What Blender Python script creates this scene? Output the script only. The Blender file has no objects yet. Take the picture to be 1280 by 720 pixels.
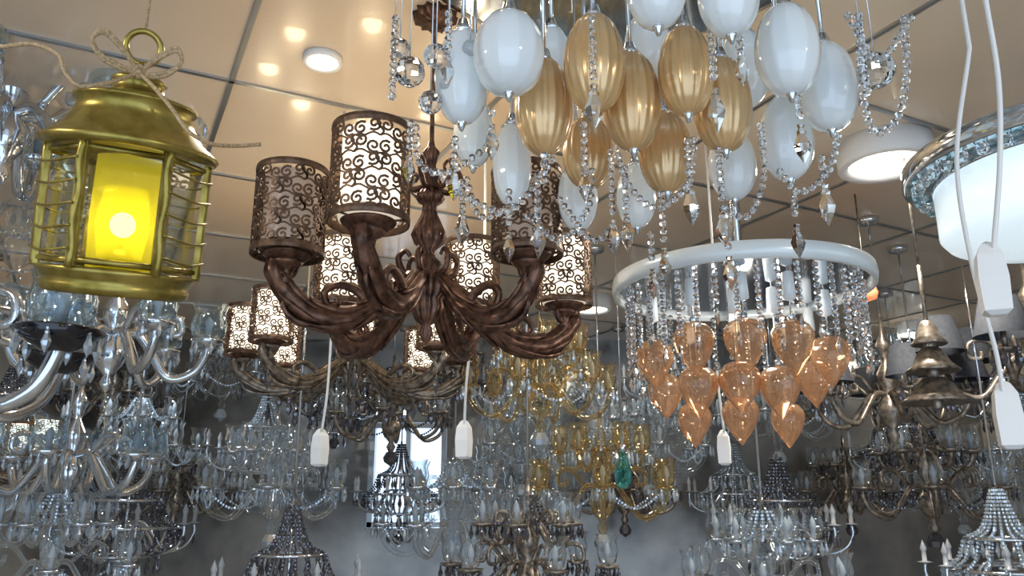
import bpy, math, random
from mathutils import Vector, Matrix
random.seed(7)
sc=bpy.context.scene
COL=sc.collection
EYE=Vector((0,0,1.6)); CEIL=2.6
PITCH=math.radians(15)
def from_pixel(px,py,d):
    """position (metres) of an image pixel cast out to an assumed depth d"""
    u=(px-640)/1000; v=(360-py)/1000
    c,s=math.cos(PITCH),math.sin(PITCH)
    return EYE+Vector((u*d, d*(c-s*v), d*(s+c*v)))
# ---------------------------------------------------------------- materials
MATS={}
def pbr(name,col,rough=.4,metal=0,trans=0,ior=1.45,emit=None,es=0,alpha=1,noise=None,coat=0,bump=0):
    m=bpy.data.materials.new(name); m.use_nodes=True
    nt=m.node_tree; b=nt.nodes['Principled BSDF']
    b.inputs['Base Color'].default_value=(*col,1)
    b.inputs['Roughness'].default_value=rough
    b.inputs['Metallic'].default_value=metal
    b.inputs['Transmission Weight'].default_value=trans
    b.inputs['IOR'].default_value=ior
    b.inputs['Alpha'].default_value=alpha
    b.inputs['Coat Weight'].default_value=coat
    if emit:
        b.inputs['Emission Color'].default_value=(*emit,1)
        b.inputs['Emission Strength'].default_value=es
    if noise:
        scale,col2,amt=noise
        tc=nt.nodes.new('ShaderNodeTexCoord'); n=nt.nodes.new('ShaderNodeTexNoise')
        n.inputs['Scale'].default_value=scale; n.inputs['Detail'].default_value=5
        r=nt.nodes.new('ShaderNodeValToRGB')
        r.color_ramp.elements[0].position=.5-amt; r.color_ramp.elements[0].color=(*col,1)
        r.color_ramp.elements[1].position=.5+amt; r.color_ramp.elements[1].color=(*col2,1)
        nt.links.new(tc.outputs['Object'],n.inputs['Vector'])
        nt.links.new(n.outputs['Fac'],r.inputs['Fac']); nt.links.new(r.outputs['Color'],b.inputs['Base Color'])
        if bump:
            bp=nt.nodes.new('ShaderNodeBump'); bp.inputs['Strength'].default_value=bump
            nt.links.new(n.outputs['Fac'],bp.inputs['Height']); nt.links.new(bp.outputs['Normal'],b.inputs['Normal'])
    MATS[name]=m; return m
def clear(name,col,tr=.6,rough=.03,gcol=(1,1,1)):
    """thin clear glass: fresnel gloss over a tinted transparent sheet"""
    m=bpy.data.materials.new(name); m.use_nodes=True; nt=m.node_tree
    nt.nodes.remove(nt.nodes['Principled BSDF']); out=nt.nodes['Material Output']
    t=nt.nodes.new('ShaderNodeBsdfTransparent'); t.inputs[0].default_value=(*col,1)
    g=nt.nodes.new('ShaderNodeBsdfGlossy'); g.inputs['Roughness'].default_value=rough; g.inputs[0].default_value=(*gcol,1)
    lw=nt.nodes.new('ShaderNodeLayerWeight'); lw.inputs[0].default_value=1-tr
    mx=nt.nodes.new('ShaderNodeMixShader')
    nt.links.new(lw.outputs['Facing'],mx.inputs[0]); nt.links.new(t.outputs[0],mx.inputs[1]); nt.links.new(g.outputs[0],mx.inputs[2])
    nt.links.new(mx.outputs[0],out.inputs[0]); MATS[name]=m; return m
pbr('bronze',(.036,.018,.012),.34,.6,noise=(55,(.24,.125,.082),.2),bump=.5)
pbr('bronze_dark',(.08,.068,.06),.34,.7,noise=(60,(.42,.36,.29),.2),bump=.4)
pbr('filigree',(.07,.038,.024),.4,.5,noise=(70,(.20,.12,.075),.2))
pbr('lit_liner',(.5,.42,.3),.7,emit=(1,.88,.68),es=1.9)
pbr('dim_liner',(.50,.42,.38),.45,emit=(1,.75,.55),es=.12,coat=.5)
pbr('frost_cup',(.7,.62,.55),.4,emit=(1,.85,.65),es=.5)
pbr('chrome',(.70,.75,.80),.1,1)
pbr('steel',(.40,.42,.43),.3,.9)
pbr('brass',(.17,.125,.015),.34,.8,noise=(28,(.50,.40,.11),.22),bump=.5)
pbr('gold_satin',(.70,.44,.19),.26,.4,noise=(14,(.80,.55,.27),.2),coat=.8)
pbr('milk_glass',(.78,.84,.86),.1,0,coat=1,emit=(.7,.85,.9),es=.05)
pbr('candle',(.36,.38,.40),.2,0,coat=.5)
pbr('crystal',(.95,.98,1),.01,0,trans=1,ior=1.6)
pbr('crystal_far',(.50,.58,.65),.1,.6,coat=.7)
pbr('crystal_smoke',(.11,.11,.13),.08,.6,coat=.9)
def amber():
    m=clear('amber_thin',(.98,.82,.66),.55,.06,(1,.80,.60)); nt=m.node_tree
    mx=[n for n in nt.nodes if n.type=='MIX_SHADER'][0]; out=nt.nodes['Material Output']
    d=nt.nodes.new('ShaderNodeBsdfPrincipled'); d.inputs['Base Color'].default_value=(.78,.45,.25,1); d.inputs['Roughness'].default_value=.12; d.inputs['Coat Weight'].default_value=1
    m2=nt.nodes.new('ShaderNodeMixShader'); m2.inputs[0].default_value=.22
    nt.links.new(mx.outputs[0],m2.inputs[1]); nt.links.new(d.outputs[0],m2.inputs[2]); nt.links.new(m2.outputs[0],out.inputs[0])
amber()
clear('glass_thin',(.92,.96,.98),.6)
clear('lantern_glass',(.95,.97,.86),.8)
clear('glass_blue',(.78,.88,.95),.45,.08,(.85,.95,1))
clear('glass_gold',(.92,.84,.66),.5,.1,(1,.9,.7))
clear('glass_teal',(.3,.8,.8),.4,.1,(.5,1,1))
pbr('white_paint',(.85,.86,.87),.35)
pbr('white_plastic',(.82,.83,.82),.4)
pbr('rim_white',(.78,.85,.87),.25,.1)
pbr('black_gloss',(.012,.013,.018),.15,.2,coat=.5)
pbr('black_fabric',(.03,.035,.045),.8,noise=(80,(.05,.055,.065),.2))
pbr('grey_fabric',(.20,.24,.27),.8)
pbr('twine',(.62,.45,.26),.8,noise=(300,(.30,.20,.10),.2))
pbr('lamp_cold',(.8,.85,.9),.4,emit=(.75,.92,1),es=.7,coat=.5)
pbr('mirror_blue_sparkle',(.20,.42,.50),.12,.8,noise=(38,(.85,.95,1),.12),bump=.6)  # bluish reflections and sparkle painted into the mirror colour as noise
pbr('lamp_warm',(1,1,1),.5,emit=(1,.93,.8),es=5)
pbr('flame',(1,1,.6),.5,emit=(1,.93,.40),es=11)
pbr('red_lamp',(1,.2,.1),.5,emit=(1,.25,.1),es=1)
def glowcyl():
    m=bpy.data.materials.new('yellow_chimney'); m.use_nodes=True; nt=m.node_tree
    nt.nodes.remove(nt.nodes['Principled BSDF']); out=nt.nodes['Material Output']
    t=nt.nodes.new('ShaderNodeBsdfTransparent'); t.inputs[0].default_value=(1,.97,.55,1)
    tl=nt.nodes.new('ShaderNodeBsdfTranslucent'); tl.inputs[0].default_value=(1,.90,.14,1)
    mx=nt.nodes.new('ShaderNodeMixShader'); mx.inputs[0].default_value=.30
    e=nt.nodes.new('ShaderNodeEmission'); e.inputs[0].default_value=(1,.84,.05,1); e.inputs[1].default_value=.10
    a=nt.nodes.new('ShaderNodeAddShader'); nt.links.new(t.outputs[0],mx.inputs[1]); nt.links.new(tl.outputs[0],mx.inputs[2])
    nt.links.new(mx.outputs[0],a.inputs[0]); nt.links.new(e.outputs[0],a.inputs[1])
    nt.links.new(a.outputs[0],out.inputs[0]); MATS['yellow_chimney']=m
glowcyl()
# ---------------------------------------------------------------- mesh builder
def cat(pts,n=8):
    P=[Vector(p) for p in pts]; P=[P[0]*2-P[1]]+P+[P[-1]*2-P[-2]]; out=[]
    for i in range(1,len(P)-2):
        for k in range(n):
            t=k/n; a,b,c,d=P[i-1],P[i],P[i+1],P[i+2]
            out.append(.5*((2*b)+(c-a)*t+(2*a-5*b+4*c-d)*t*t+(-a+3*b-3*c+d)*t**3))
    out.append(P[-2]); return out
class MB:
    def __init__(s): s.v=[];s.f=[];s.m=[];s.sm=[];s.names=[]
    def idx(s,m):
        if m not in s.names: s.names.append(m)
        return s.names.index(m)
    def add(s,vs,fs,mat,smooth=True,M=None):
        o=len(s.v)
        s.v+= [tuple(M@Vector(v)) for v in vs] if M is not None else [tuple(v) for v in vs]
        k=s.idx(mat)
        for f in fs: s.f.append([i+o for i in f]); s.m.append(k); s.sm.append(smooth)
    def lathe(s,prof,seg,mat,at=(0,0,0),smooth=True,rib=0,amp=0,M=None,ph=0):
        vs=[];fs=[];n=len(prof)
        for i in range(seg):
            a=2*math.pi*i/seg+ph; k=1-amp*abs(math.cos(rib*(a-ph)/2)) if rib else 1
            for r,z in prof: vs.append((at[0]+r*k*math.cos(a),at[1]+r*k*math.sin(a),at[2]+z))
        for i in range(seg):
            j=(i+1)%seg
            for q in range(n-1): fs.append((i*n+q,j*n+q,j*n+q+1,i*n+q+1))
        s.add(vs,fs,mat,smooth,M)
    def tube(s,pts,r,seg,mat,smooth=True,ridge=0,M=None,closed=False):
        P=[Vector(p) for p in pts]; n=len(P); R=r if isinstance(r,(list,tuple)) else [r]*n
        vs=[];fs=[];up=None
        for i in range(n):
            if closed: t=P[(i+1)%n]-P[i-1]
            else: t=P[min(i+1,n-1)]-P[max(i-1,0)]
            if t.length<1e-9: t=Vector((0,0,1))
            t.normalize()
            if up is None:
                up=Vector((0,0,1)) if abs(t.z)<.9 else Vector((1,0,0))
            up=up-t*up.dot(t)
            if up.length<1e-6: up=t.orthogonal()
            up.normalize(); b=t.cross(up)
            for k in range(seg):
                a=2*math.pi*k/seg; rr=R[i]*(1-ridge*(k%2))
                vs.append(P[i]+up*(math.cos(a)*rr)+b*(math.sin(a)*rr))
        for i in range(n if closed else n-1):
            j=(i+1)%n
            for k in range(seg):
                l=(k+1)%seg; fs.append((i*seg+k,i*seg+l,j*seg+l,j*seg+k))
        if not closed:
            fs.append(list(range(seg))[::-1]); fs.append([(n-1)*seg+k for k in range(seg)])
        s.add(vs,fs,mat,smooth,M)
    def box(s,c,d,mat,M=None):
        x,y,z=c;a,b,h=d[0]/2,d[1]/2,d[2]/2
        vs=[(x+i*a,y+j*b,z+k*h) for i in(-1,1) for j in(-1,1) for k in(-1,1)]
        s.add(vs,[(0,1,3,2),(4,6,7,5),(0,4,5,1),(2,3,7,6),(0,2,6,4),(1,5,7,3)],mat,False,M)
    def bead(s,c,r,mat,seg=8,rings=4):
        pr=[(r*math.sin(math.pi*i/rings),-r*math.cos(math.pi*i/rings)) for i in range(rings+1)]
        s.lathe(pr,seg,mat,c,smooth=False,ph=random.random())
    def strand(s,pts,r,mat,gap=2.1,seg=8,rings=4):
        P=cat(pts,10) if len(pts)>2 else [Vector(p) for p in pts]
        L=0;nxt=0
        for i in range(len(P)-1):
            a,b=P[i],P[i+1]; l=(b-a).length
            while nxt<=L+l:
                s.bead(a.lerp(b,(nxt-L)/max(l,1e-9)),r,mat,seg,rings); nxt+=gap*r
            L+=l
    def drop(s,c,h,mat,w=None,seg=6):
        w=w or h*.17
        pr=[(0,0),(w*.45,-h*.03),(w*.3,-h*.12),(w*.55,-h*.2),(w*.5,-h*.28),(w,-h*.55),(w*.75,-h*.72),(0,-h)]
        s.lathe(pr,seg,mat,c,smooth=False,ph=random.random())
    def obj(s,name,parent=None,origin=(0,0,0)):
        me=s.mesh(name,origin); return place(name,me,parent)
    def mesh(s,name,origin=(0,0,0)):
        o=Vector(origin); me=bpy.data.meshes.new(name)
        me.from_pydata([tuple(Vector(v)-o) for v in s.v],[],s.f)
        for n in s.names: me.materials.append(MATS[n])
        me.polygons.foreach_set('material_index',s.m); me.polygons.foreach_set('use_smooth',s.sm)
        me.update(); return me
def place(name,me,parent=None,loc=(0,0,0),rot=(0,0,0),sc_=1):
    o=bpy.data.objects.new(name,me); COL.objects.link(o); o.location=loc; o.rotation_euler=rot; o.scale=(sc_,)*3
    if parent: o.parent=parent
    return o
def empty(name,loc=(0,0,0),rot=(0,0,0)):
    e=bpy.data.objects.new(name,None); e.empty_display_size=.05; COL.objects.link(e); e.location=loc; e.rotation_euler=rot; return e
def lamp(name,kind,loc,power,col,size=.02,parent=None,rot=(0,0,0)):
    l=bpy.data.lights.new(name,kind); l.energy=power; l.color=col
    if kind=='AREA': l.shape='DISK'; l.size=size
    else: l.shadow_soft_size=size
    o=bpy.data.objects.new(name,l); COL.objects.link(o); o.location=loc; o.rotation_euler=rot
    if parent:o.parent=parent
    return o
# ---------------------------------------------------------------- room
XL,XR,YF,YB=-2.7,2.9,-2.0,5.0
pbr('floor_tile',(.30,.28,.26),.25,noise=(3,(.38,.35,.32),.2))
pbr('ceiling_board',(.64,.50,.36),.2,noise=(1.2,(.80,.70,.57),.25),coat=.3)
pbr('wall_cream',(.27,.25,.225),.45,noise=(3,(.42,.38,.32),.2))
pbr('wall_mirror_panel',(.16,.155,.15),.22,.6,noise=(5,(.30,.28,.25),.2))
def boxobj(name,c,d,mat):
    b=MB(); b.box((0,0,0),d,mat); o=b.obj(name); o.location=c; return o
w=XR-XL; l=YB-YF; xc=(XL+XR)/2; yc=(YF+YB)/2
boxobj('floor',(xc,yc,-.05),(w+.2,l+.2,.1),'floor_tile')
boxobj('ceiling',(xc,yc,CEIL+.05),(w+.2,l+.2,.1),'ceiling_board')
boxobj('wall_left',(XL-.05,yc,CEIL/2),(.1,l,CEIL),'wall_cream')
boxobj('wall_right',(XR+.05,yc,CEIL/2),(.1,l,CEIL),'wall_cream')
b=MB(); y=YB+.05; wx0,wx1,wz0,wz1=-.88,-.40,1.45,2.08
for (x0,x1,z0,z1) in((XL-.1,wx0,0,CEIL),(wx1,XR+.1,0,CEIL),(wx0,wx1,0,wz0),(wx0,wx1,wz1,CEIL)):
    b.box(((x0+x1)/2,y,(z0+z1)/2),(x1-x0,.1,z1-z0),'wall_mirror_panel')
b.obj('wall_back')
b=MB()
for x in(wx0+.02,wx1-.02,(wx0+wx1)/2): b.box((x,y,(wz0+wz1)/2),(.03,.08,wz1-wz0),'steel')
for z in(wz0+.02,wz1-.02): b.box(((wx0+wx1)/2,y,z),(wx1-wx0,.08,.03),'steel')
b.obj('window_1')
b=MB(); A=math.radians(27)
def clipline(cx,cy,dx,dy):
    t0,t1=-9,9
    for p,dv,lo,hi in((cx,dx,XL,XR),(cy,dy,YF,YB)):
        if abs(dv)<1e-6: continue
        a,c=(lo-p)/dv,(hi-p)/dv
        t0=max(t0,min(a,c)); t1=min(t1,max(a,c))
    return t0,t1
for ang in(A,A+math.pi/2):
    dx,dy=math.cos(ang),math.sin(ang); nx,ny=-dy,dx
    for k in range(-12,13):
        off=k*.62+.1
        cx,cy=nx*off,2+ny*off
        t0,t1=clipline(cx,cy,dx,dy)
        if t1-t0<.1: continue
        M=Matrix.Translation((cx+dx*(t0+t1)/2,cy+dy*(t0+t1)/2,CEIL-.003))@Matrix.Rotation(ang,4,'Z')
        b.box((0,0,0),(t1-t0-.05,.012,.006),'steel',M)
b.obj('trim_1')
def downlight(x,y,r,power,col=(1,.93,.82),h=.07,em='lamp_warm'):
    e=empty('ceiling_downlight',(x,y,CEIL)); b=MB()
    b.lathe([(0,0),(r,0),(r,-h),(r*.97,-h-.004),(r*.8,-h-.002),(r*.76,-h+.006)],40,'white_paint')
    b.lathe([(r*.78,-h+.005),(0,-h+.005)],40,em)
    b.obj('housing',e)
    if power: lamp('bulb','AREA',(0,0,-h-.01),power,col,r*1.4,e)
downlight(1.07,2.12,.13,17)
downlight(2.3,4.5,.09,6); downlight(-.44,1.66,.045,4,h=.012)  # second one is added, standing in for a blown highlight on the ceiling
downlight(-1.6,.2,.12,22); downlight(1.5,-.4,.12,22); downlight(-1.7,3.6,.1,9,(.75,.88,1)); downlight(.4,3.9,.1,9)  # extra downlights, added only to light the room
# ---------------------------------------------------------------- filigree shade
SR,SH=.064,.165
def shade_mesh(name,liner):
    b=MB(); cols,rows=10,5; cw=2*math.pi/cols; ch=(SH-.02)/rows
    def cyl(a,z,r=SR): return (r*math.cos(a),r*math.sin(a),z)
    def ribbon(pts2,wd=.0029):
        vs=[];fs=[];n=len(pts2)
        for i in range(n):
            a0,z0=pts2[max(0,i-1)];a1,z1=pts2[min(n-1,i+1)]
            tx,tz=(a1-a0)*SR,z1-z0; L=math.hypot(tx,tz) or 1; nx,nz=-tz/L*wd,tx/L*wd
            a,z=pts2[i]
            for sgn in(1,-1):
                for rr in(SR+.001,SR-.001): vs.append(cyl(a+sgn*nx/SR,z+sgn*nz,rr))
        for i in range(n-1):
            o=i*4;q=o+4
            fs+=[(o,q,q+2,o+2),(o+1,o+3,q+3,q+1),(o,o+1,q+1,q),(o+2,q+2,q+3,o+3)]
        b.add(vs,fs,'filigree',False)
    for i in range(cols):
        for j in range(rows):
            ca=(i+.5)*cw; cz=.01+(j+.5)*ch; s=1 if (i+j)%2 else -1
            for q,(ox,oz) in enumerate(((-.26,.14),(.26,-.14))):
                pts=[]
                for k in range(15):
                    t=k/14; an=s*(2.7*math.pi*t)+q*math.pi; rr=.0018+.0098*t
                    pts.append((ca+s*ox*cw+math.cos(an)*rr/SR,cz+oz*ch+math.sin(an)*rr))
                ribbon(pts,.0020)
            ribbon([(ca-cw*.5*s+cw*.13*math.sin(k/8*2*math.pi),cz-ch/2+ch*k/8) for k in range(9)],.0019)
            ribbon([(ca-cw*.5+cw*k/8,cz-ch/2+.004*math.sin(k/8*2*math.pi)*s) for k in range(9)],.0015)
    for z0,z1 in((0,.012),(SH-.012,SH)):
        b.lathe([(SR+.0015,z0),(SR+.0025,(z0+z1)/2),(SR+.0015,z1),(SR-.0015,z1),(SR-.0015,z0),(SR+.0015,z0)],40,'filigree',smooth=False)
    for k in range(3):
        a=k*2*math.pi/3; b.tube([(0,0,.004),(SR*math.cos(a),SR*math.sin(a),.004)],.002,6,'filigree')
    b.lathe([(0,.0),(SR*.75,.006),(SR*.8,.02),(SR*.72,.02),(SR*.68,.012),(0,.008)],32,'frost_cup' if liner=='lit_liner' else 'filigree')
    b.lathe([(0,-.012),(.03,-.01),(.042,0),(.045,.004),(.04,.004),(0,.0)],28,'bronze')
    b.lathe([(SR*.74,.02),(SR*.74,SH-.012),(SR*.72,SH-.012),(SR*.72,.02)],32,liner)
    return b.mesh(name)
ME_LIT=shade_mesh('filigree_shade_lit','lit_liner'); ME_DIM=shade_mesh('filigree_shade_dim','dim_liner')
def arm_pts(R,ang,zoff=0,side=0):
    prof=[(.028,.0),(.06,-.02),(.11,-.065),(.17,-.098),(.235,-.098),(.285,-.07),(.318,-.035),(.322,-.005),(.30,.004),(.284,-.01),(.29,-.028),(.302,-.026)]
    k=R/.30
    return [(r*k*math.cos(ang)-side*math.sin(ang),r*k*math.sin(ang)+side*math.cos(ang),z+zoff) for r,z in prof]
def scroll_chandelier(name,hub,ends,metal,dim=(),scale=1,power=1.2,thick=1,drops=False):
    e=empty(name,hub); b=MB(); top=(CEIL-hub[2])/scale
    prof=[(0,-.13),(.006,-.125),(.014,-.11),(.008,-.095),(.022,-.085),(.034,-.06),(.03,-.045),(.045,-.03),(.047,-.01),(.036,.0),(.022,.012),(.026,.03),
          (.014,.04),(.013,.055),(.03,.07),(.036,.085),(.03,.10),(.016,.13),(.014,.15),(.024,.155),(.03,.165),(.022,.178),(.012,.185),(.016,.21),(.01,.235),(.014,.25),(.018,.262),(.008,.275),(.005,.29),(.005,top-.02),(.045,top-.018),(.05,top),(0,top)]
    b.lathe(prof,48,metal,rib=12,amp=.2)
    for i in range(6):
        a=i*math.pi/3+.3; c,s=math.cos(a),math.sin(a)
        pts=cat([(.014*c,.014*s,.185),(.04*c,.04*s,.18),(.062*c,.062*s,.205),(.055*c,.055*s,.23),(.04*c,.04*s,.222),(.045*c,.045*s,.21)],5)
        b.tube(pts,[.007-.004*k/len(pts) for k in range(len(pts))],8,metal,ridge=.3)
        pts=cat([(.03*c,.03*s,0),(.05*c,.05*s,.01),(.058*c,.058*s,.035),(.045*c,.045*s,.05),(.035*c,.035*s,.04)],5)
        b.tube(pts,[.008-.004*k/len(pts) for k in range(len(pts))],8,metal,ridge=.3)
    for i,(dx,dy) in enumerate(ends):
        R=math.hypot(dx,dy); a=math.atan2(dy,dx); k_=R/.30
        pts=cat(arm_pts(R,a),8); n=len(pts); rad=[]
        for k in range(n):
            t=k/(n-1); rad.append(thick*(.0145+.005*math.sin(math.pi*min(1,t*1.35))-(.010*max(0,(t-.6)/.4)))*(1+.07*math.sin(k*.9)))
        b.tube(pts,rad,16,metal,ridge=.3)
        for zo,sd in((.012,.009),(.012,-.009),(-.011,.010),(-.011,-.010),(.016,0)):
            ap=cat(arm_pts(R,a,zo*thick,sd*thick),8)
            for st in(6,18,30):
                seg=ap[st:st+17]
                out=Vector((0,0,1 if zo>0 else -1))*.012
                seg=[p+out*((q/16)**2) for q,p in enumerate(seg)]
                b.tube(seg,[thick*(.0072*math.sin(math.pi*(q+.5)/len(seg))+.0015) for q in range(len(seg))],8,metal,ridge=.3)
        for sc2,r0 in(([(.12,-.075),(.15,-.045),(.19,-.035),(.22,-.052),(.212,-.075),(.193,-.07),(.197,-.058)],.010),
                      ([(.20,-.10),(.25,-.115),(.29,-.10),(.30,-.075),(.285,-.068)],.008)):
            pts=cat([(r*k_*math.cos(a),r*k_*math.sin(a),z) for r,z in sc2],6)
            b.tube(pts,[r0-r0*.55*q/len(pts) for q in range(len(pts))],10,metal,ridge=.28)
        b.lathe([(.0,-.05),(.018,-.045),(.01,-.03),(.012,-.018),(.024,-.012),(.03,-.004),(0,0)],20,metal,(dx,dy,.0))
        if drops:
            for q,z in((.5,-.115),(.75,-.12),(1.0,-.05)):
                b.strand([(dx*q,dy*q,z),(dx*q,dy*q,z-.02)],.006,'crystal_smoke'); b.drop((dx*q,dy*q,z-.026),.06,'crystal_smoke',.011)
    b.obj('bronze_frame',e)
    for i,(dx,dy) in enumerate(ends):
        d=i in dim
        place('filigree_shade_%d'%(i+1),ME_DIM if d else ME_LIT,e,(dx,dy,.006),(0,0,random.random()*6))
        if not d and power: lamp('bulb_%d'%(i+1),'POINT',(dx,dy,SH*.9),power,(1,.78,.48),.03,e)
    e.scale=(scale,)*3
    return e
H=(-.163,1.49,2.02)
scroll_chandelier('filigree_shade_chandelier',H,[(-.065,-.29),(-.24,-.12),(-.225,.27),(.07,.30),(.19,-.12),(.28,.26)],'bronze',dim=(1,4))
ring=lambda R,angs:[(R*math.cos(math.radians(x)),R*math.sin(math.radians(x))) for x in angs]
scroll_chandelier('filigree_shade_chandelier',(-.50,2.50,2.03),ring(.35,(12,57,102,147,192,237,282,327)),'bronze_dark',scale=.95,power=.7,thick=.85,drops=True)
scroll_chandelier('filigree_shade_chandelier',(-2.15,3.2,1.78),ring(.30,(20,80,140,200,260,320)),'bronze_dark',scale=.9,power=.5)
# ---------------------------------------------------------------- egg glass chandelier
def egg(b,c,w,h,mat,ribs):
    n=18; pr=[]
    for i in range(n+1):
        t=math.pi*i/n; z=h/2*math.cos(t); r=w/2*math.sin(t)**.9*(1-.05*math.cos(t)); pr.append((max(r,.0),z))
    b.lathe(pr,90 if ribs else 36,mat,c,rib=ribs,amp=.06 if ribs==18 else .025)
C0=Vector((.2,1.17,CEIL)); e=empty('egg_glass_chandelier',C0); b=MB(); bc=MB()
b.lathe([(0,0),(.42,0),(.42,-.02),(.40,-.026),(0,-.026)],64,'chrome',C0)
G='gold_satin';Wm='milk_glass'
eggs=[(680,133,1.17,.086,.155,G),(743,78,1.12,.088,.15,G),(790,126,1.17,.086,.158,G),(857,88,1.14,.080,.14,G),(903,130,1.2,.088,.155,G),(832,190,1.27,.086,.14,G),(735,190,1.29,.084,.125,G),
 (578,95,1.15,.080,.15,Wm),(636,66,1.1,.10,.125,Wm),(640,205,1.3,.064,.145,Wm),(592,165,1.38,.07,.13,Wm),(722,245,1.42,.072,.13,Wm),(915,205,1.36,.080,.13,Wm),(984,62,1.12,.090,.14,Wm),(1034,108,1.2,.088,.145,Wm),(983,172,1.28,.084,.145,Wm),(795,245,1.42,.07,.12,Wm),(930,85,1.30,.08,.14,Wm),(810,60,1.3,.08,.13,Wm),(690,75,1.32,.07,.12,Wm),(820,-20,1.05,.08,.13,Wm),(910,-10,1.05,.08,.13,Wm)]
for px,py,d,ww,hh,m in eggs:
    c=from_pixel(px,py,d); egg(b,c,ww,hh,m,18 if m==G else 12)
    t=c+Vector((0,0,hh/2-.003))
    b.lathe([(0,.018),(.008,.018),(.012,.004),(.018,-.004),(0,-.004)],16,'chrome',t)
    b.tube([t,(t.x,t.y,CEIL-.024)],.0035,8,'chrome')
    bt=c-Vector((0,0,hh/2-.003)); b.lathe([(0,.004),(.01,.002),(.006,-.006),(.003,-.014),(0,-.016)],12,'chrome',bt)
b.obj('glass_eggs_and_frame',e,C0)
CR='crystal'
def vstring(x,y0,y1,d,drop=.05,r=.0058):
    a=from_pixel(x,y1,d); z1=from_pixel(x,y0,d).z
    bc.strand([(a.x,a.y,z1),(a.x,a.y,a.z)],r,CR)
    if drop: bc.drop(a-Vector((0,0,r)),drop,CR,drop*.2)
    if y0<=20: bc.tube([(a.x,a.y,z1),(a.x,a.y,CEIL-.03)],.0008,4,'chrome')
for x,y0,y1,d,dr in [(568,170,205,1.1,.05),(578,225,258,1.15,.055),(615,140,150,1.1,.055),(636,235,285,1.2,.05),(672,215,270,1.15,.06),(742,10,100,1.05,.065),(731,150,205,1.15,.055),(783,205,262,1.2,.06),
    (893,10,105,1.05,.065),(862,170,225,1.15,.065),(830,235,305,1.2,.055),(815,290,330,1.2,.05),(911,255,315,1.2,.055),(903,180,255,1.15,.06),(995,245,275,1.2,.055),(1030,195,225,1.15,.065),(1000,120,150,1.1,.06),
    (490,5,125,1.1,0),(512,150,185,1.15,.05),(766,180,270,1.2,.055),(680,190,235,1.1,0),(1085,10,120,1.1,0),(560,10,60,1.05,.05),(925,10,60,1.05,.05)]:
    vstring(x,y0,y1,d,dr)
def swag(pts,d,r=.0058):
    P=[from_pixel(x,y,d) for x,y in pts]; bc.strand(P,r,CR)
swag([(520,160),(525,205),(560,215),(615,180)],1.12); swag([(545,215),(590,250),(640,262),(690,200)],1.15)
swag([(583,225),(600,270),(640,260)],1.17)
swag([(905,260),(935,270),(955,220),(950,150)],1.13); swag([(975,215),(1000,240),(1035,215),(1048,165)],1.15)
swag([(1073,20),(1078,110),(1088,158),(1105,165),(1125,140),(1133,90),(1130,20)],1.1); swag([(1060,20),(1098,75),(1140,20)],1.08)
swag([(770,185),(785,230),(820,260),(860,230),(868,170)],1.2); swag([(660,270),(700,300),(735,260),(740,210)],1.2)
swag([(700,250),(740,300),(770,280)],1.25)
for x,y,r in[(512,90,.022),(545,70,.018),(538,128,.017),(1095,88,.026),(560,105,.012),(500,60,.014),(588,60,.012)]:
    c=from_pixel(x,y,1.12); bc.bead(c,r,CR,12,8)
    bc.tube([c+Vector((0,0,r*.9)),(c.x,c.y,CEIL-.026)],.001,4,'chrome')
bc.obj('crystal_strings',e,C0)
# ---------------------------------------------------------------- disc chandelier with amber drops
D0=from_pixel(925,358,1.8); e=empty('disc_crystal_chandelier',D0); b=MB(); g=MB(); RD=.283
b.lathe([(0,.02),(RD-.012,.022),(RD,.018),(RD+.003,0),(RD,-.018),(RD-.01,-.018),(RD-.012,-.006)],80,'rim_white')
b.lathe([(RD-.012,-.006),(0,-.006)],80,'chrome')
zt=CEIL-D0.z
b.lathe([(.012,.02),(.012,zt-.03),(.05,zt-.028),(.055,zt),(0,zt)],24,'chrome')
for k in range(40):
    a=k*2*math.pi/40; ln=.08+.08*abs(math.sin(k*.7))+.02*random.random()
    x,y=(RD-.03)*math.cos(a),(RD-.03)*math.sin(a)
    if math.sin(a)<-.2: ln*=.85
    g.strand([(x,y,-.02),(x,y,-.02-ln)],.0066,CR,seg=7); g.drop((x,y,-.03-ln),.035,CR)
def heart(b,c,w,h,mat,rot=0):
    pr=[(.004,h*.40),(w*.14,h*.42),(w*.34,h*.37),(w*.48,h*.22),(w*.5,h*.06),(w*.43,-h*.12),(w*.29,-h*.30),(w*.13,-h*.46),(0,-h*.58)]
    pr=[(max(q[0],0),q[1]) for q in cat([(r,z,0) for r,z in pr],3)]
    b.lathe(pr,32,mat,c,rib=8,amp=.06,ph=rot)
for i,(px,py,d) in enumerate([(818,452,1.8),(868,432,1.65),(832,492,1.98),(873,486,1.72),(932,428,1.60),(925,480,1.70),(926,522,1.88),(992,430,1.60),(975,486,1.70),(1038,448,1.74),(1018,476,1.9),(868,528,2.02),(985,528,2.02)]):
    c=from_pixel(px,py,d)-D0; c.z=max(c.z,-.36)
    b.bead((c.x,c.y,c.z+.055),.008,'chrome',10,6); heart(b,c,.088,.112,'amber_thin',i*.5)
    b.tube([(c.x,c.y,c.z+.05),(c.x,c.y,-.005)],.0018,6,'chrome')
    b.lathe([(0,.02),(.012,.015),(.014,-.04),(0,-.045)],12,'milk_glass',(c.x,c.y,-.03))
b.obj('disc_and_amber_drops',e); g.obj('crystal_strings',e)
lamp('bulb','POINT',(0,0,-.08),1.5,(1,.9,.8),.03,e)
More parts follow.
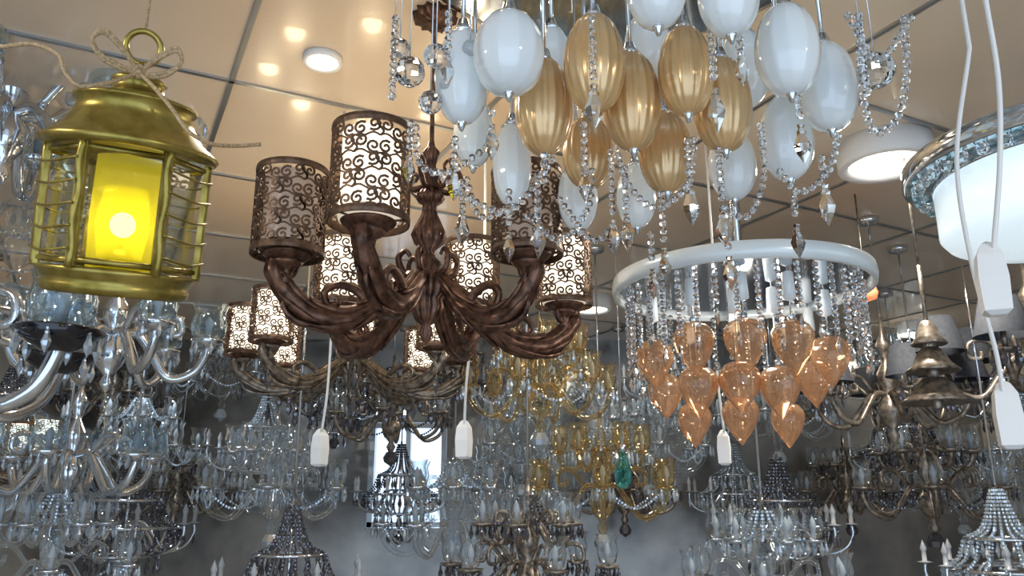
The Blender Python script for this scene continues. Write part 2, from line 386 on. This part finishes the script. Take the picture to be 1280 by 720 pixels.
# ---------------------------------------------------------------- big mirror-plate drum lamp at right
D1=from_pixel(1332,212,1.35); e=empty('drum_ceiling_lamp',D1); b=MB(); R=.245; zt=CEIL-D1.z
b.lathe([(R*.8,0),(R,0),(R+.004,.004),(R+.004,.03),(R,.034),(0,.034)],72,'chrome')
b.lathe([(R*.99,-.001),(R*.7,-.001)],72,'mirror_blue_sparkle')
for k in range(40):
    a=k*2*math.pi/40; b.bead((R*.92*math.cos(a),R*.92*math.sin(a),-.008),.011,'crystal',8,5)
b.lathe([(0,-.115),(R*.6,-.115),(R*.78,-.108),(R*.82,-.095),(R*.82,0),(0,0)],64,'lamp_cold')
b.lathe([(R*.825,-.014),(R*.83,-.012),(R*.83,-.002),(R*.82,0)],64,'chrome')
b.tube([(0,0,.034),(0,0,zt)],.012,12,'chrome'); b.lathe([(0,zt-.02),(.06,zt-.02),(.06,zt),(0,zt)],24,'chrome')
b.obj('drum',e)
# ---------------------------------------------------------------- brass lantern
L0=from_pixel(143,370,1.0); YAW=math.radians(24); TL=math.radians(14); SCL=(.92,.92,.97)
e=empty('brass_lantern',L0,(TL,0,YAW)); e.scale=SCL; b=MB()
b.lathe([(0,0),(.086,0),(.092,.004),(.093,.012),(.090,.016),(.094,.02),(.097,.026),(.1,.03),(.094,.033),(0,.033)],24,'brass')
b.lathe([(.104,.182),(.110,.184),(.113,.19),(.108,.194),(.092,.206),(.078,.226),(.071,.243),(.078,.246),(.079,.250),(.070,.253),(.040,.262),(.034,.264),(.032,.276),(.036,.279),(.030,.284),(.01,.29),(0,.292)],24,'brass')
b.lathe([(.104,.182),(.085,.184),(0,.186)],24,'brass')
for k in range(6):
    a=k*math.pi/3; M=Matrix.Rotation(a,4,'Z')@Matrix.Translation((.097,0,.108))
    b.box((0,0,0),(.006,.012,.152),'brass',M)
    b.tube([(.1*math.cos(a)+.002*math.sin(z*90)*math.sin(a),.1*math.sin(a)+.002*math.sin(z*90)*math.cos(a),z) for z in [.03+.155*i/14 for i in range(15)]],.005,8,'brass')
    a2=a+math.pi/3
    p0=Vector((.1*math.cos(a),.1*math.sin(a),0)); p1=Vector((.1*math.cos(a2),.1*math.sin(a2),0)); mid=(p0+p1)/2
    if k not in(1,4):
        for z in(.05,.077,.104,.131,.158):
            pts=cat([p0*1.07+Vector((0,0,z+.003)),p0.lerp(p1,.25)*1.12+Vector((0,0,z)),mid*1.16+Vector((0,0,z-.002)),p0.lerp(p1,.75)*1.12+Vector((0,0,z)),p1*1.07+Vector((0,0,z+.003))],4)
            b.tube(pts,.0016,6,'brass')
    for z in(.04,.176): b.tube([p0*.97+Vector((0,0,z)),p1*.97+Vector((0,0,z))],.004,6,'brass')
b.lathe([(.088,.034),(.088,.182)],6,'lantern_glass',smooth=False)
b.lathe([(.040,.034),(.042,.1),(.040,.178)],28,'yellow_chimney')
b.lathe([(.027,.044),(.034,.092),(.027,.14)],28,'yellow_chimney')
b.lathe([(0,.034),(.03,.034),(.03,.046),(.012,.06),(0,.06)],20,'brass')
b.bead((0,0,.092),.0165,'flame',20,12)
b.tube([(0,0,.06),(0,0,.08)],.003,8,'brass')
b.tube([(.022*math.cos(t),0,.325+.022*math.sin(t)) for t in [2*math.pi*i/28 for i in range(28)]],.0042,8,'brass',closed=True)
b.lathe([(0,.285),(.007,.288),(.007,.3),(.004,.306),(0,.306)],12,'brass')
def tw(pts,r=.0026):
    b.tube(cat(pts,8),r,8,'twine')
y=-.03
for k in(0,1):
    o=.004*k
    tw([(0,y,.285),(-.022,y-.012,.306+o),(-.045,y-.016,.322+o),(-.058,y-.014,.312),(-.045,y-.01,.296-o),(-.02,y-.004,.288-o),(0,y,.285)])
    tw([(0,y,.285),(.02,y-.012,.303+o),(.042,y-.016,.318+o),(.05,y-.014,.306),(.036,y-.01,.292-o),(.016,y-.004,.285-o),(0,y,.285)])
tw([(0,y,.285),(-.03,y-.04,.258),(-.06,y-.06,.243),(-.078,y-.055,.256),(-.09,y-.045,.278),(-.12,y-.03,.288),(-.155,y-.02,.28)])
tw([(0,y,.285),(.02,y-.045,.262),(.045,y-.068,.235),(.068,y-.085,.208),(.095,y-.08,.198),(.125,y-.055,.204),(.16,y-.04,.214)])
tw([(-.007,y,.285),(0,y-.007,.292),(.007,y,.285),(0,y-.007,.278),(-.007,y,.285)],.003)
tw([(0,y,.285),(.005,-.012,.294),(.0,.008,.297),(-.008,-.01,.292),(0,y,.287)])
b.bead((0,y,.285),.007,'twine',8,6)
b.obj('lantern_body',e)
MR=Matrix.Rotation(YAW,3,'Z')@Matrix.Rotation(TL,3,'X')@Matrix.Diagonal(SCL)
top=Vector((0,0,.347)); up=MR.inverted()@Vector((0,0,1)); ln=(CEIL-(L0+MR@top).z)
b=MB(); b.tube([top,top+up*ln],.0018,6,'twine'); b.obj('hanging_cord',e)
# ---------------------------------------------------------------- generic chandeliers (templates)
def arm_frame(b,R,n,mat,r=.008,z0=0,ph=0,dip=.35,seg=8,curl=True):
    out=[]
    for i in range(n):
        a=ph+i*2*math.pi/n
        pr=[(.02,.02),(.25*R,.16*R*.5),(.4*R,-.1*R),(.62*R,-dip*R),(.88*R,-dip*.8*R),(1.0*R,-.1*R),(R,.05*R)]
        b.tube(cat([(q*math.cos(a),q*math.sin(a),z+z0) for q,z in pr],6),r,seg,mat)
        if curl:
            pr=[(.3*R,.1*R),(.5*R,.3*R),(.68*R,.28*R),(.7*R,.12*R),(.58*R,.1*R),(.56*R,.18*R)]
            b.tube(cat([(q*math.cos(a),q*math.sin(a),z+z0) for q,z in pr],5),r*.7,seg,mat)
        out.append((R*math.cos(a),R*math.sin(a),z0+.05*R))
    return out
def stem(b,mat,h=.3,k=1):
    b.lathe([(0,-.15*k),(.01*k,-.14*k),(.02*k,-.12*k),(.01*k,-.1*k),(.035*k,-.07*k),(.045*k,-.03*k),(.03*k,0),(.015*k,.03*k),(.03*k,.06*k),(.035*k,.09*k),(.012*k,.13*k),(.02*k,.17*k),(.028*k,.19*k),(.008*k,.23*k),(.006*k,h),(0,h)],20,mat)
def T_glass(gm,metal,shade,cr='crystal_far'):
    b=MB(); stem(b,gm,.3,1.1)
    for z0,R,n,ph in((0,.27,6,0),(.14,.16,6,.5)):
        for c in arm_frame(b,R,n,gm,.009,z0,ph):
            b.lathe([(0,-.012),(.03,-.006),(.042,.004),(.03,.002),(0,0)],16,metal,c)
            if shade: b.lathe([(.012,.004),(.028,.015),(.036,.05),(.03,.08),(.04,.105)],20,shade,c)
            b.lathe([(0,0),(.008,0),(.008,.035),(.012,.045),(.008,.065),(0,.08)],10,'candle',c)
            for q in range(5):
                t=q*math.pi*.4; x,y,z=c[0]+.038*math.cos(t),c[1]+.038*math.sin(t),c[2]
                b.drop((x,y,z-.002),.05,cr,.009)
    for k in range(12):
        a=k*math.pi/6; b.strand([(.03*math.cos(a),.03*math.sin(a),.24),(.08*math.cos(a),.08*math.sin(a),.16),(.14*math.cos(a),.14*math.sin(a),.15)],.006,cr,2.2,6,3)
    for k in range(6):
        a=k*math.pi/3; a2=a+math.pi/3; p=Vector((.27*math.cos(a),.27*math.sin(a),.01)); q=Vector((.27*math.cos(a2),.27*math.sin(a2),.01))
        b.strand([p,(p+q)/2-Vector((0,0,.07)),q],.006,cr,2.2,6,3)
    b.lathe([(0,-.22),(.03,-.2),(.035,-.18),(.02,-.155),(0,-.15)],8,cr,smooth=False)
    return b.mesh('glass_arm_tmpl')
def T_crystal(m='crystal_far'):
    b=MB()
    for z,R in((0,.2),(.1,.12),(-.1,.13),(-.18,.06)):
        b.tube([(R*math.cos(t),R*math.sin(t),z) for t in [2*math.pi*i/32 for i in range(32)]],.006,6,'chrome',closed=True)
        n=int(R*130)
        for k in range(n):
            a=2*math.pi*k/n; b.bead((R*math.cos(a),R*math.sin(a),z-.01),.007,m,6,3); b.drop((R*math.cos(a),R*math.sin(a),z-.018),.055,m,.009)
    for k in range(20):
        a=k*math.pi/10;c,s=math.cos(a),math.sin(a)
        b.strand([(.02*c,.02*s,.26),(.06*c,.06*s,.14),(.12*c,.12*s,.1)],.006,m,2.2,6,3)
        b.strand([(.12*c,.12*s,.1),(.15*c,.15*s,.03),(.2*c,.2*s,0)],.006,m,2.2,6,3)
        b.strand([(.2*c,.2*s,0),(.18*c,.18*s,-.07),(.13*c,.13*s,-.1)],.006,m,2.2,6,3)
    for c in arm_frame(b,.25,8,'chrome',.006,0,.2,curl=False):
        b.lathe([(0,0),(.028,.004),(.008,.008),(.008,.04),(.012,.05),(0,.08)],10,'candle',c)
        b.drop((c[0],c[1],c[2]-.02),.06,m,.01)
    b.bead((0,0,-.23),.03,m,10,7); b.tube([(0,0,.28),(0,0,-.2)],.006,6,'chrome')
    return b.mesh('crystal_tmpl')
def T_chrome(shade_mat,dish,k=1):
    b=MB(); stem(b,'chrome',.3,1.2)
    for c in arm_frame(b,.3,6,'chrome',.015,0,.25,dip=.4,seg=10):
        b.lathe([(0,-.03*k),(.02*k,-.026*k),(.035*k,-.018*k),(.058*k,0),(.054*k,.004),(0,.0)],26,dish,c)
        b.lathe([(.03,.005),(.055,.02),(.06,.06),(.05,.1),(.062,.13)],24,shade_mat,c)
        b.lathe([(0,0),(.01,0),(.012,.05),(.018,.065),(0,.09)],10,'candle',c)
        for q in range(6):
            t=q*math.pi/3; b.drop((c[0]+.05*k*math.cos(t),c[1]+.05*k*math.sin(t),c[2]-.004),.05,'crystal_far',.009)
    return b.mesh('chrome_tmpl')
def T_shade(metal,fab):
    b=MB(); stem(b,metal,.3,1)
    for c in arm_frame(b,.24,6,metal,.009,0,.5):
        b.lathe([(0,-.012),(.02,-.008),(.034,.002),(0,0)],16,metal,c)
        b.tube([c,(c[0],c[1],c[2]+.06)],.007,8,metal)
        b.lathe([(.07,.035),(.045,.135),(.043,.135),(.068,.035)],24,fab,c)
        for q in range(5):
            t=q*math.pi*.4; b.drop((c[0]+.03*math.cos(t),c[1]+.03*math.sin(t),c[2]),.05,'crystal_smoke',.009)
    return b.mesh('shade_tmpl')
def T_bells():
    b=MB(); m='bronze_dark'; b.tube([(0,0,.3),(0,0,.1)],.006,8,m)
    for z,R in((.1,.05),(.02,.075),(-.07,.1)):
        b.lathe([(0,.03),(R*.3,.028),(R*.5,.01),(R*.7,-.02),(R,-.04),(R*.95,-.044),(R*.6,-.03),(0,-.02)],28,m,(0,0,z))
        b.lathe([(.012,-.02),(.02,-.04),(.012,-.06)],12,m,(0,0,z))
    return b.mesh('bells_tmpl')
TM={'clearglass':T_glass('glass_thin','chrome','glass_thin'),'goldglass':T_glass('glass_gold','glass_gold','glass_gold'),'smokeglass':T_glass('bronze_dark','bronze_dark','glass_thin','crystal_smoke'),
    'crystal':T_crystal(),'smoke':T_crystal('crystal_smoke'),
    'bluechrome':T_chrome('glass_blue','chrome'),'blackdish':T_chrome('glass_blue','black_gloss',1.4),'blackshade':T_shade('bronze_dark','black_fabric'),'greyshade':T_shade('chrome','grey_fabric'),'bells':T_bells()}
TN={'clearglass':'glass_arm_chandelier','goldglass':'gold_glass_chandelier','smokeglass':'bronze_glass_chandelier','crystal':'crystal_chandelier','smoke':'smoked_crystal_chandelier','bluechrome':'chrome_arm_chandelier','blackdish':'black_dish_chandelier','blackshade':'black_shade_chandelier','greyshade':'fabric_shade_chandelier','bells':'bronze_bell_pendant'}
def hang(kind,px,py,d,s=1.0,rot=0):
    c=from_pixel(px,py,d); e=empty(TN[kind],c,(0,0,rot)); place('frame',TM[kind],e,sc_=s)
    b=MB(); z0=.28*s; zt=CEIL-c.z
    if zt>z0+.05:
        b.tube([(0,0,z0),(0,0,zt-.015)],.004,8,'chrome' if kind!='bells' else 'bronze_dark'); b.lathe([(0,zt-.03),(.035,zt-.02),(.04,zt),(0,zt)],20,'chrome'); b.obj('hanging_rod',e)
# near left
hang('blackdish',-125,425,1.5,1,-.27)
hang('bluechrome',140,425,2.15,.80,.1)
hang('bluechrome',10,150,2.0,1.0,.6)
hang('crystal',215,110,2.2,.75,.6)
hang('clearglass',25,300,2.75,1.0,.6)
hang('bluechrome',90,575,2.5,.8,.5)
# right
hang('bells',1165,455,2.1,.9,0)
hang('blackshade',1112,500,2.75,1.0,.9)
hang('blackshade',1300,455,2.4,1.1,.2)
# rows of stock in the middle and back of the shop
row1=['crystal','smoke','clearglass','clearglass','goldglass','smoke','smokeglass','clearglass']
for i,k in enumerate(row1): hang(k,-60+i*205+(12 if i%2 else -8),635+(25 if i%2 else -20),3.0,.98,i*.37)
row2=['smoke','clearglass','crystal','smokeglass','clearglass','clearglass','clearglass','smoke','crystal']
for i,k in enumerate(row2): hang(k,10+i*160,545+(18 if i%3 else -22),3.75,1.0,i*.53)
row3=['crystal','smokeglass','clearglass','smoke','smokeglass','clearglass','crystal','smokeglass','clearglass','smoke']
for i,k in enumerate(row3): hang(k,0+i*140,485+(14 if i%2 else -10),4.45,1.05,i*.21)
row4=['clearglass','crystal','smokeglass','clearglass','smoke','clearglass','smokeglass','crystal','smokeglass','clearglass']
for i,k in enumerate(row4): hang(k,-60+i*140,618,4.5,1.05,i*.31)
row0=['clearglass','smoke','smokeglass','clearglass','crystal']
for i,k in enumerate(row0): hang(k,60+i*300,722+(10 if i%2 else -10),2.3,.85,i*.41)
hang('goldglass',675,490,2.6,.85,.2)
c=from_pixel(779,590,2.4); e=empty('teal_glass_pendant',c); b=MB()
b.lathe([(0,-.05),(.015,-.048),(.025,-.025),(.026,0),(.02,.025),(.012,.04),(.009,.06)],24,'glass_teal'); b.lathe([(.009,.06),(.013,.06),(.011,.08),(0,.085)],16,'chrome')
b.tube([(0,0,.08),(0,0,CEIL-c.z)],.002,6,'chrome'); b.obj('pendant',e)
def lead(pts,d,conn):
    P=[from_pixel(x,y,d) for x,y in pts]; o=P[0]; e=empty('power_cable',o); b=MB()
    b.tube([Vector((P[0].x,P[0].y,CEIL))]+cat(P,8),.0032,8,'white_plastic')
    for x,y in conn:
        c=from_pixel(x,y,d); b.lathe([(0,-.045),(.012,-.045),(.021,-.04),(.023,0),(.02,.03),(.01,.045),(0,.05)],4,'white_plastic',c,smooth=False,ph=.4)
    b.obj('cable',e,o)
lead([(1232,0),(1248,100),(1250,200),(1243,300),(1240,345)],.98,[(1240,350)])
lead([(1212,60),(1196,200),(1215,330),(1245,440),(1258,520)],1.1,[(1260,520)])
lead([(606,300),(592,400),(583,480),(580,540)],1.95,[(580,550)])
lead([(418,350),(410,480),(402,540)],2.0,[(400,560)])
lead([(890,300),(895,450),(905,540)],2.15,[(905,560)])
c=from_pixel(1083,366,2.6); e=empty('red_pendant_lamp',c); b=MB(); b.lathe([(0,-.03),(.03,-.02),(.036,0),(.025,.025),(0,.035)],20,'red_lamp'); b.tube([(0,0,.03),(0,0,CEIL-c.z)],.003,6,'bronze_dark'); b.obj('pendant',e)
# ---------------------------------------------------------------- world, camera
wd=bpy.data.worlds.new('daylight'); sc.world=wd; wd.use_nodes=True
bg=wd.node_tree.nodes['Background']; bg.inputs[0].default_value=(.62,.78,1,1); bg.inputs[1].default_value=1.85
cam=bpy.data.cameras.new('camera'); co=bpy.data.objects.new('camera',cam); COL.objects.link(co)
co.location=EYE; co.rotation_euler=(math.radians(90)+PITCH,0,0); cam.lens=28.125; cam.sensor_width=36; cam.clip_start=.02
sc.camera=co
sc.view_settings.view_transform='Standard'
sc.view_settings.exposure=.12
